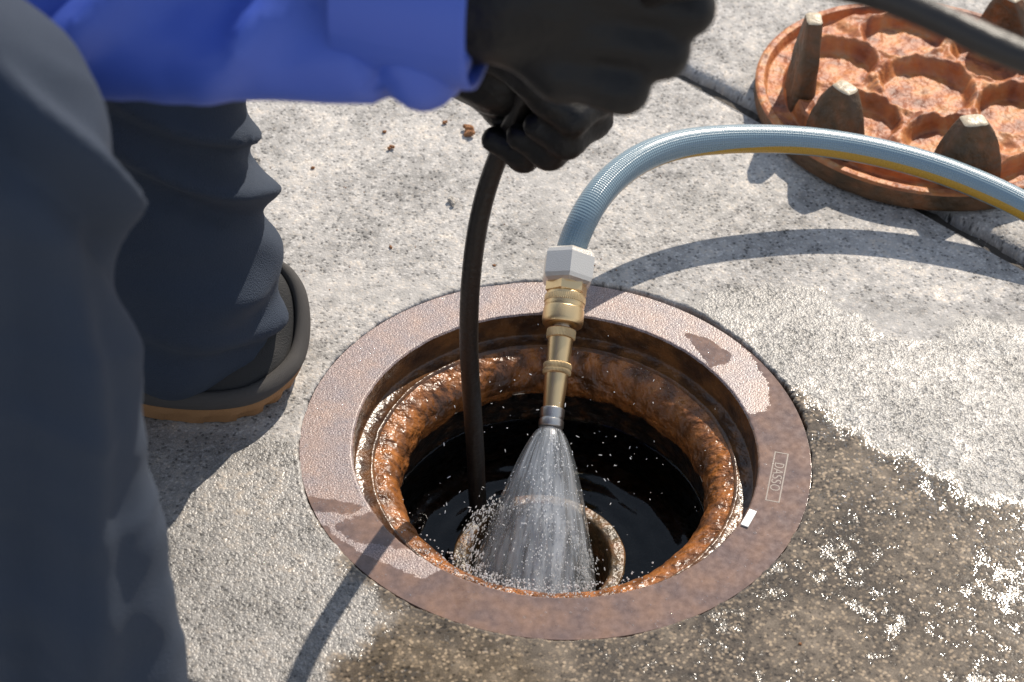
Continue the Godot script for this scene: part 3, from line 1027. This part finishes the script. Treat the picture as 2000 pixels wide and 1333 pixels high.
# ---------------------------------------------------------------- the lifted cover
func build_cover() -> void:
	var c := Vector3(0.352, 0.0, -0.4986)
	var t := thing("manhole_cover", "orange rusted iron drain cover lying upside down with ribs and lugs", "manhole cover", c)
	var R := 0.166
	var n := 300
	var rows := 110
	var pockets := []
	for k in 6:
		var a := deg_to_rad(22.0 + 60.0 * k)
		pockets.append(Vector2(cos(a), sin(a)) * 0.0905)
	var p := PackedVector3Array()
	for i in rows:
		for j in n + 1:
			var a := TAU * (j % n) / n
			var r := R * i / (rows - 1.0)
			var q := Vector2(cos(a), sin(a)) * r
			var nz := fn.get_noise_2d(q.x * 1500, q.y * 1500)
			var nb := fn.get_noise_2d(q.x * 420 + 80, q.y * 420)
			# centre pocket and six round it; ribs are what is left between them
			var e := q.length() - 0.0480
			for k in pockets.size():
				var pk: Vector2 = pockets[k]
				var u := pk.normalized()
				var w := Vector2(absf((q - pk).dot(Vector2(-u.y, u.x))), (q - pk).dot(u))
				e = minf(e, Vector2(w.x * 1.02, w.y * 1.12).length() - 0.0425)
			e += nb * 0.0045 + nz * 0.0016
			var y := 0.0185 + 0.0130 * sm(-0.007, 0.002, e) + 0.003 * bell(e - 0.003, 0.004)
			y += 0.0048 * nz * sm(-0.006, 0.0, e) + 0.0012 * nb + 0.0006 * nz
			var s := r + nb * 0.0018
			y = lerpf(y, 0.0150 + nz * 0.0012, sm(0.1335, 0.1375, s))
			y = lerpf(y, 0.0245 + nz * 0.0006, sm(0.1545, 0.1570, s))
			if i == rows - 1:
				y = 0.0225
			p.append(Vector3(q.x, y, q.y))
	put("ribbed_face", sheet(p, rows, n + 1, false, true), M.cover, t)
	put("edge", lathe([Vector2(0.001, 0.02), Vector2(0.001, 0.160), Vector2(0.004, 0.1645), Vector2(0.010, 0.1660), Vector2(0.0225, 0.1661)], 180, Vector3.ZERO, Vector3.UP, "edge"), M.lug, t)
	# lugs standing round the ribs: flat teeth, ground bright on top
	for d in [[176.0, 0.124, 0.092, 0.056, 0.022], [139.0, 0.126, 0.064, 0.062, 0.024], [78.0, 0.124, 0.060, 0.066, 0.026], [20.0, 0.126, 0.062, 0.06, 0.024], [-46.0, 0.128, 0.068, 0.06, 0.024]]:
		var a := deg_to_rad(d[0])
		var lug := Node3D.new()
		lug.name = "lug"
		t.add_child(lug, true)
		lug.position = Vector3(cos(a) * d[1], 0.015, sin(a) * d[1])
		lug.rotation.y = -a
		var pts := PackedVector3Array()
		var lv := 14
		for i in lv:
			var s := i / (lv - 1.0)
			var w: float = d[3] * 0.5 * (1.0 - 0.05 * s - 0.58 * pow(s, 2.6))
			var th: float = d[4] * 0.5 * (1.12 - 0.42 * s)
			var y: float = d[2] * s
			for j in 25:
				var b := TAU * (j % 24) / 24
				var cx := signf(cos(b)) * pow(absf(cos(b)), 0.45)
				var cz := signf(sin(b)) * pow(absf(sin(b)), 0.45)
				var k := 1.0 + 0.10 * fn.get_noise_3d(cos(b) * 120 + d[0], y * 1300, sin(b) * 120)
				pts.append(Vector3(cx * th * k - 0.004 * s, y, cz * w * k))
		put("tooth", sheet(pts, lv, 25), M.lug, lug)
		var top := PackedVector3Array()
		for i in 3:
			for j in 25:
				var q := pts[(lv - 1) * 25 + j]
				var mid := Vector3(-0.004, d[2], 0)
				top.append(mid + (q - mid) * [1.0, 0.82, 0.001][i] + Vector3(0, [0.0, 0.0018, 0.0022][i], 0))
		put("bright_top", sheet(top, 3, 25), M.bare_iron, lug)

# ---------------------------------------------------------------- the worker
func hand_bones(mid: Vector3, F: Vector3, T: Vector3, N: Vector3, spread: float, bulk := 1.0) -> Array:
	# MID: middle of the knuckle row; F wrist to knuckles, T towards the thumb, N out of the back of the hand
	var b := []
	var wrist := mid - F * 0.088 - T * 0.004
	var lens_ := [0.046, 0.050, 0.046, 0.037]
	for i in 4:
		var up := (1.5 - i) * spread
		var m := mid + T * up - F * (0.002 * absf(i - 1.0) * i) + N * (0.002 - 0.002 * absf(i - 1.2))
		var pip: Vector3 = m + F * lens_[i] * 0.93 - N * lens_[i] * 0.30 - T * 0.002
		var dip: Vector3 = pip - N * lens_[i] * 0.60 - F * 0.008
		var tip := dip - F * 0.024 - N * 0.001 + T * 0.001
		b.append([wrist.lerp(m, 0.25) - N * 0.004, m - N * 0.005, 0.0175, 0.0145])
		b.append([m - N * 0.002, pip, 0.0135, 0.0118])
		b.append([pip, dip, 0.0118, 0.0105])
		b.append([dip, tip, 0.0105, 0.0092])
	b.append([wrist, mid - F * 0.03 - N * 0.006, 0.027, 0.030])
	b.append([wrist - F * 0.012, wrist, 0.038, 0.032])
	b.append([wrist - T * 0.013 - F * 0.03, mid - F * 0.052 - T * 0.012, 0.033, 0.026])
	b.append([wrist - T * 0.022 - F * 0.03, wrist - T * 0.018 + F * 0.008, 0.034, 0.028])
	# thumb leaves the side of the palm near its base and closes over the front of the hose
	var base := wrist + F * 0.026 + T * 0.026 - N * 0.012
	var j1 := base + F * 0.030 + T * 0.020 - N * 0.014
	var j2 := j1 + F * 0.028 + T * 0.004 - N * 0.012
	var j3 := j2 + F * 0.022 - T * 0.006 - N * 0.006
	b.append([base, j1, 0.0185, 0.0145])
	b.append([j1, j2, 0.0140, 0.0125])
	b.append([j2, j3, 0.0122, 0.0100])
	for e in b:
		e[2] *= bulk
		e[3] *= bulk
	return b

func glove_mesh(bones: Array) -> ArrayMesh:
	return flesh(bones, 0.0075, 0.0034, "glove", 1)

func lift(q: Vector3) -> float:
	return 0.027 + 0.034 * sm(0.05, 0.14, -q.z) * sm(-0.36, -0.25, q.x)

func build_boot(parent: Node, shift: Vector3) -> void:
	var b := Node3D.new()
	b.name = "boot"
	parent.add_child(b, true)
	var plan := [Vector3(-0.213, 0, -0.078), Vector3(-0.222, 0, -0.116), Vector3(-0.252, 0, -0.138), Vector3(-0.315, 0, -0.138), Vector3(-0.40, 0, -0.118), Vector3(-0.475, 0, -0.110), Vector3(-0.508, 0, -0.075), Vector3(-0.48, 0, -0.034), Vector3(-0.40, 0, -0.018), Vector3(-0.315, 0, 0.003), Vector3(-0.255, 0, -0.003), Vector3(-0.223, 0, -0.036)]
	var loop := PackedVector3Array()
	var m := plan.size()
	for k in m:
		for t in 12:
			loop.append(plan[k].cubic_interpolate(plan[(k + 1) % m], plan[(k + m - 1) % m], plan[(k + 2) % m], t / 12.0) + shift)
	var mid := Vector3(-0.34, 0, -0.068) + shift
	var n := loop.size()
	# gum sole with lugs
	var p := PackedVector3Array()
	for row in [[0.001, 0.90, 0], [0.0045, 0.965, 1], [0.013, 0.985, 1], [0.015, 1.0, 0], [0.023, 1.0, 0], [0.026, 0.97, 0], [0.026, 0.5, 0]]:
		for j in n:
			var q: Vector3 = mid + (loop[j] - mid) * row[1]
			var k := 1.0
			if row[2] == 1 and (j / 3) % 2 == 0:
				k = 0.955
			q = mid + (q - mid) * k
			p.append(Vector3(q.x, row[0], q.z))
	put("sole", sheet(p, 7, n, true, true), M.gum, b)
	# dark upper, tucked under the trouser leg
	p = PackedVector3Array()
	for row in [[0.0, 0.985], [0.4, 0.985], [1.0, 0.965], [1.7, 0.90], [2.4, 0.78], [3.0, 0.60], [3.4, 0.35]]:
		for j in n:
			var q: Vector3 = mid + (loop[j] - mid) * row[1]
			var y: float = 0.024 + (lift(loop[j] - shift) - 0.024) * minf(row[0], 1.0) + maxf(0.0, row[0] - 1.0) * 0.019
			p.append(Vector3(q.x, y, q.z))
	put("upper", sheet(p, 7, n, true, true), M.upper, b)
	# ribbed grey band round the edge
	p = PackedVector3Array()
	var cn := 12
	for j in n:
		var q := mid + (loop[j] - mid) * 0.985
		var outw := (loop[j] - mid)
		outw.y = 0
		outw = outw.normalized()
		q.y = lift(loop[j] - shift) + 0.004
		for c in cn:
			var a := TAU * c / cn
			p.append(q + outw * cos(a) * 0.0062 + Vector3.UP * sin(a) * 0.0075 - outw * 0.002 * sin(a))
	put("edge_band", sheet(p, n, cn, true, false, PackedVector2Array(), true), M.band, b)

func leg_fold(p: Vector3, axis_x: float, axis_z: float) -> Array:
	return [p.y, atan2(p.z - axis_z, p.x - axis_x)]

func trouser_disp(p: Vector3) -> float:
	var d := 0.0022 * fn.get_noise_3d(p.x * 330, p.y * 330, p.z * 330)
	# slack cloth: soft creases running aslant
	d += 0.0042 * (0.5 - absf(fn.get_noise_3d(p.x * 210 + p.y * 160, p.y * 330 - p.z * 190, p.z * 210 + 31.0)) * 2.2)
	if p.z < 0.10:
		var th := atan2(p.z + 0.07, p.x + 0.325)
		var win := exp(-pow((th - 0.55) / 1.1, 2))
		for r in [[0.190, 0.055, 0.013, 0.021], [0.245, 0.050, 0.011, 0.014], [0.300, 0.060, 0.014, 0.013], [0.122, 0.004, 0.022, 0.012], [0.066, 0.030, 0.012, 0.012], [0.365, 0.05, 0.014, 0.012]]:
			var y: float = p.y - r[0] - r[1] * th
			d += r[3] * win * (bell(y, r[2]) - 0.55 * bell(y + r[2] * 1.7, r[2] * 1.2))
		d += 0.004 * sin(th * 5.0 + p.y * 22.0) * sm(0.16, 0.08, p.y)
	else:
		var th2 := atan2(p.z - 0.38, p.x + 0.32)
		d += 0.020 * bell(p.y - 0.528 - 0.10 * th2, 0.020) * exp(-pow((th2 - 0.2) / 0.75, 2))
		d -= 0.010 * bell(p.y - 0.490 - 0.10 * th2, 0.022) * exp(-pow((th2 - 0.4) / 0.8, 2))
		# long pleat down the shin
		d += 0.013 * bell(th2 - 0.95 + (p.y - 0.3) * 1.2, 0.22) * sm(0.54, 0.44, p.y) - 0.010 * bell(th2 - 1.45 + (p.y - 0.3) * 1.2, 0.25)
		d += 0.003 * fn.get_noise_3d(p.x * 160, p.y * 120, p.z * 160)
	return d

var arm_a := Vector3.ZERO
var arm_b := Vector3.ZERO

func jacket_disp(p: Vector3) -> float:
	var d := 0.0012 * fn.get_noise_3d(p.x * 420, p.y * 420, p.z * 420)
	var ax := (arm_b - arm_a)
	var s := (p - arm_a).dot(ax) / ax.length_squared()
	if s < 0.02 or s > 1.2 or (p - arm_a - ax * s).length() > 0.12:
		return d + 0.005 * fn.get_noise_3d(p.x * 130, p.y * 130, p.z * 130)
	var x := ax.normalized()
	var up := (Vector3.UP - x * x.y).normalized()
	var side := x.cross(up)
	var q := p - arm_a - ax * s
	var th := atan2(q.dot(side), q.dot(up))
	# slanting drag folds from the elbow, dying out towards the cuff
	var w := s * 23.0 + th * 3.6 + 1.3 * fn.get_noise_2d(s * 260.0, th * 28.0)
	var fold := pow(0.5 + 0.5 * sin(w), 1.8) - 0.38
	d += 0.0180 * fold * sm(0.86, 0.70, s) * (0.25 + 0.75 * sm(-0.5, 0.3, cos(th))) * (0.85 + 0.5 * fn.get_noise_2d(s * 160.0 + 40.0, th * 30.0))
	# cuff seam
	d -= 0.0075 * bell(s - 0.80 - 0.035 * th, 0.014)
	d += 0.0035 * sm(0.81, 0.85, s - 0.035 * th)
	d += 0.0030 * sin(th * 3.0 + 1.0) * sm(0.8, 0.95, s)
	return d

func build_person() -> void:
	var t := thing("person", "crouching worker in blue jacket, dark trousers and black gloves feeding the hose", "person", Vector3.ZERO)
	# hands round the hose
	var g := near_hose(dp(1222, 45, 1.225))
	var T1 := (CU * 0.90 + CR * 0.22 - CF * 0.30).normalized()
	var N1 := (-CF - T1 * (-CF).dot(T1)).normalized()
	var F1 := (CR - T1 * CR.dot(T1) - N1 * CR.dot(N1)).normalized()
	N1 = (N1 * 0.92 - F1 * 0.16).normalized()
	F1 = (F1 - N1 * F1.dot(N1)).normalized()
	var mid1 := dp(1166, 18, 1.19)
	var h1 := hand_bones(mid1, F1, T1, N1, 0.0255, 1.18)
	put("glove", glove_mesh(h1), M.glove, t)
	g = near_hose(hp(1012, 222, 0.325))
	var T2: Vector3 = g[1]
	var N2 := (CF - T2 * CF.dot(T2)).normalized()
	var F2 := (CR - T2 * CR.dot(T2) - N2 * CR.dot(N2)).normalized()
	var mid2: Vector3 = g[0] + F2 * 0.003 + N2 * 0.025 + T2 * 0.010
	var h2 := hand_bones(mid2, F2, T2, N2, 0.0240, 1.12)
	put("glove", glove_mesh(h2), M.glove, t)
	var w1 := mid1 - F1 * 0.088
	var w2 := mid2 - F2 * 0.088
	# jacket
	arm_b = dp(945, 132, 1.185) + Vector3(0, 0.012, -0.045)
	arm_a = dp(-300, 95, 1.25) + Vector3(0, 0.012, -0.045)
	var e2 := Vector3(-0.42, 0.60, -0.09)
	var c2 := w2 - F2 * 0.05
	var jb := [
		[Vector3(-0.66, 0.42, 0.16), Vector3(-0.56, 0.62, 0.15), 0.155, 0.16],
		[Vector3(-0.56, 0.62, 0.15), Vector3(-0.44, 0.83, 0.14), 0.16, 0.15],
		[Vector3(-0.44, 0.86, 0.02), Vector3(-0.44, 0.86, 0.26), 0.10, 0.10],
		[Vector3(-0.44, 0.86, 0.29), arm_a, 0.085, 0.066],
		[arm_a + Vector3(0, -0.012, 0.045), arm_b - (arm_b - arm_a) * 0.10 + Vector3(0, -0.012, 0.045), 0.030, 0.021],
		[arm_a, arm_b - (arm_b - arm_a) * 0.10, 0.044, 0.032],
		[arm_a + Vector3(0, 0.030, -0.050), arm_b - (arm_b - arm_a) * 0.10 + Vector3(0, 0.036, -0.044), 0.056, 0.048],
		[Vector3(-0.44, 0.86, 0.0), e2, 0.085, 0.064],
		[e2, c2, 0.064, 0.050],
		[Vector3(-0.40, 0.93, 0.14), Vector3(-0.37, 0.99, 0.14), 0.075, 0.070]]
	put("jacket", flesh(jb, 0.035, 0.0065, "jacket", 2), M.jacket, t)
	# open end of the near sleeve
	var sx := (arm_b - arm_a).normalized()
	put("cuff", lathe([Vector2(-0.075, 0.0525), Vector2(-0.040, 0.0540), Vector2(-0.004, 0.0535), Vector2(0.0, 0.0527), Vector2(-0.001, 0.0515), Vector2(-0.006, 0.0506), Vector2(-0.05, 0.048)], 72, arm_b, (sx + CR * 0.0 - CU * 0.06).normalized(), "cuff"), M.jacket, t)
	# trousers
	var tb := [
		[Vector3(-0.69, 0.36, 0.07), Vector3(-0.69, 0.36, 0.24), 0.13, 0.13],
		[Vector3(-0.66, 0.40, 0.26), Vector3(-0.345, 0.555, 0.375), 0.105, 0.082],
		[Vector3(-0.345, 0.550, 0.38), Vector3(-0.322, 0.40, 0.38), 0.082, 0.066],
		[Vector3(-0.322, 0.40, 0.38), Vector3(-0.308, 0.25, 0.385), 0.066, 0.060],
		[Vector3(-0.308, 0.25, 0.385), Vector3(-0.285, 0.07, 0.395), 0.060, 0.056],
		[Vector3(-0.66, 0.40, 0.05), Vector3(-0.345, 0.535, -0.06), 0.105, 0.085],
		[Vector3(-0.345, 0.530, -0.06), Vector3(-0.327, 0.30, -0.07), 0.083, 0.073],
		[Vector3(-0.327, 0.30, -0.07), Vector3(-0.322, 0.15, -0.07), 0.073, 0.078],
		[Vector3(-0.322, 0.15, -0.07), Vector3(-0.325, 0.094, -0.068), 0.080, 0.082],
		[Vector3(-0.370, 0.085, -0.052), Vector3(-0.312, 0.082, -0.050), 0.056, 0.060],
		[Vector3(-0.36, 0.08, -0.10), Vector3(-0.305, 0.085, -0.09), 0.05, 0.055],
		[Vector3(-0.37, 0.070, -0.046), Vector3(-0.290, 0.070, -0.052), 0.050, 0.048]]
	put("trousers", flesh(tb, 0.03, 0.0065, "trousers", 2), M.fleece, t)
	build_boot(t, Vector3.ZERO)
	build_boot(t, Vector3(0.035, 0, 0.465))
	# head and neck above the collar
	var hd := Vector3(-0.31, 1.12, 0.14)
	var hb := [
		[Vector3(-0.41, 0.93, 0.14), hd + Vector3(-0.03, -0.05, 0), 0.060, 0.058],
		[hd + Vector3(-0.025, 0.03, 0), hd + Vector3(0.01, 0.025, 0), 0.088, 0.082],
		[hd + Vector3(0.02, -0.03, 0), hd + Vector3(0.05, -0.085, 0), 0.066, 0.040],
		[hd + Vector3(0.085, 0.015, 0), hd + Vector3(0.108, -0.022, 0), 0.011, 0.014],
		[hd + Vector3(0.085, -0.062, -0.018), hd + Vector3(0.085, -0.062, 0.018), 0.009, 0.009],
		[hd + Vector3(0.085, 0.03, -0.035), hd + Vector3(0.085, 0.03, 0.035), 0.010, 0.010],
		[hd + Vector3(-0.005, 0.01, 0.084), hd + Vector3(-0.01, -0.03, 0.082), 0.016, 0.011],
		[hd + Vector3(-0.005, 0.01, -0.084), hd + Vector3(-0.01, -0.03, -0.082), 0.016, 0.011]]
	put("body", flesh(hb, 0.02, 0.006, "", 1), M.skin, t)
	put("hair", flesh([[hd + Vector3(-0.045, 0.03, 0), hd + Vector3(0.0, 0.055, 0), 0.090, 0.084], [hd + Vector3(-0.07, -0.03, 0), hd + Vector3(-0.04, 0.03, 0), 0.055, 0.085]], 0.03, 0.008, "hair", 0), M.hair, t)

# ---------------------------------------------------------------- small things on the pavement
func crumb_mesh(seed_: int, lumps: int) -> ArrayMesh:
	var r := RandomNumberGenerator.new()
	r.seed = seed_
	var b := []
	for k in lumps:
		var c := Vector3(r.randfn() * 0.35, 0.35 + 0.3 * r.randf() * (1.0 if lumps > 2 else 0.2), r.randfn() * 0.55) * (1.0 if lumps > 1 else 0.2)
		b.append([c, c + Vector3(r.randfn(), r.randfn() * 0.5, r.randfn()) * 0.2, 0.42, 0.3])
	return flesh(b, 0.12, 0.11, "", 0)

func build_debris() -> void:
	var big := [[-0.091, -0.422, 0.0072, 7, "largest clump of orange rust crumbs, beside the lower gloved hand"], [-0.164, -0.395, 0.0042, 3, "flat orange rust flake on the concrete below the sleeve cuff"], [-0.115, -0.438, 0.0038, 3, "orange rust crumb just left of the largest clump"], [-0.173, -0.421, 0.0034, 2, "small orange rust crumb under the blue sleeve edge"], [-0.234, -0.356, 0.0034, 2, "orange rust crumb alone on concrete, right of the trouser knee fold"], [-0.059, -0.226, 0.0036, 1, "orange pebble on concrete just behind the iron rim, right of black hose"], [-0.278, -0.289, 0.0035, 2, "rust crumb next to the sharp trouser fold"], [0.187, 0.202, 0.0036, 1, "bright orange pebble on wet concrete in front of the iron frame"], [-0.153, -0.245, 0.0030, 2, "pale orange crumb midway between the boot and the black hose"]]
	for e in big:
		var o := put("rust_crumb", crumb_mesh(int(e[2] * 1e6) + int(e[0] * 1000), e[3]), M.crumb)
		o.position = Vector3(e[0], -0.0002, e[1])
		o.scale = Vector3.ONE * e[2]
		tag(o, e[4], "rust crumb", "rust crumbs on the concrete")
	var w := put("white_pebble", crumb_mesh(77, 4), M.pale)
	w.position = Vector3(-0.103, -0.0002, -0.312)
	w.scale = Vector3.ONE * 0.0052
	tag(w, "crumbly white stone on concrete left of the black hose", "pebble")
	w = put("cream_pebble", crumb_mesh(78, 3), M.pale)
	w.position = Vector3(-0.287, -0.0002, -0.364)
	w.scale = Vector3.ONE * 0.0045
	tag(w, "cream stone chip on concrete beside the upper trouser fold", "pebble")
	var places := []
	for k in 130:
		var x := rng.randf_range(-0.45, 0.12)
		var z := rng.randf_range(-0.60, -0.16)
		if Vector2(x, z).length() < 0.225:
			continue
		var s := rng.randf_range(0.0005, 0.0014)
		places.append(Transform3D(Basis.from_scale(Vector3(s, s, s)).rotated(Vector3.UP, rng.randf() * TAU), Vector3(x, -0.0002, z)))
	scatter("rust_grit", "fine orange rust grit sprinkled over the dry concrete", "rust grit", crumb_mesh(5, 2), M.crumb, places)
	# a white chip leaning on the edge of the rim
	var st := BoxMesh.new()
	st.size = Vector3(0.0062, 0.0011, 0.0190)
	var c := put("white_chip", st, M.chip)
	c.position = Vector3(0.1545, -0.0006, 0.0730)
	c.rotation = Vector3(0, -0.42, 0)
	tag(c, "small bright white rectangular chip lying on the rim edge", "chip")

func _ready() -> void:
	rng.seed = 20
	fn.seed = 4
	fn.frequency = 0.02
	fn.fractal_octaves = 3
	# camera
	var cam := Camera3D.new()
	cam.name = "camera"
	add_child(cam)
	cam.transform = Transform3D(Basis(CR, CU, -CF).orthonormalized(), CAM)
	cam.fov = rad_to_deg(2.0 * atan(666.5 / 4300.0))
	cam.near = 0.05
	cam.far = 300.0
	var ca := CameraAttributesPhysical.new()
	ca.frustum_focal_length = 77.0
	ca.exposure_aperture = 8.0
	ca.frustum_focus_distance = 1.83
	cam.attributes = ca
	cam.fov = rad_to_deg(2.0 * atan(666.5 / 4300.0))
	# sky and sun
	var env := Environment.new()
	var sky := Sky.new()
	var ps := ProceduralSkyMaterial.new()
	ps.sky_top_color = Color(0.55, 0.61, 0.70)
	ps.sky_horizon_color = Color(0.86, 0.87, 0.88)
	ps.sky_curve = 0.3
	ps.ground_horizon_color = Color(0.55, 0.53, 0.50)
	ps.ground_bottom_color = Color(0.35, 0.33, 0.31)
	ps.sun_angle_max = 1.0
	sky.sky_material = ps
	env.background_mode = Environment.BG_SKY
	env.sky = sky
	env.tonemap_mode = Environment.TONE_MAPPER_LINEAR
	env.tonemap_exposure = 1.42
	env.sdfgi_enabled = true
	env.ssao_enabled = true
	env.ssil_enabled = true
	var we := WorldEnvironment.new()
	we.name = "environment"
	we.environment = env
	add_child(we)
	var sun := DirectionalLight3D.new()
	sun.name = "sun"
	add_child(sun)
	var az := deg_to_rad(24.0)
	var el := deg_to_rad(41.0)
	var to_sun := Vector3(sin(az) * cos(el), sin(el), -cos(az) * cos(el))
	sun.look_at_from_position(to_sun * 5.0, Vector3.ZERO)
	sun.light_energy = 1.35
	sun.light_color = Color(1.0, 0.955, 0.89)
	sun.light_angular_distance = 0.5
	sun.shadow_enabled = true
	# what the place is made of
	var t0 := Time.get_ticks_msec()
	make_materials()
	print("materials ", Time.get_ticks_msec() - t0)
	build_ground()
	build_drain()
	print("ground ", Time.get_ticks_msec() - t0)
	build_cover()
	build_garden_hose()
	build_black_hose()
	build_person()
	print("person ", Time.get_ticks_msec() - t0)
	build_jet()
	build_beads()
	build_debris()
	print("done ", Time.get_ticks_msec() - t0)
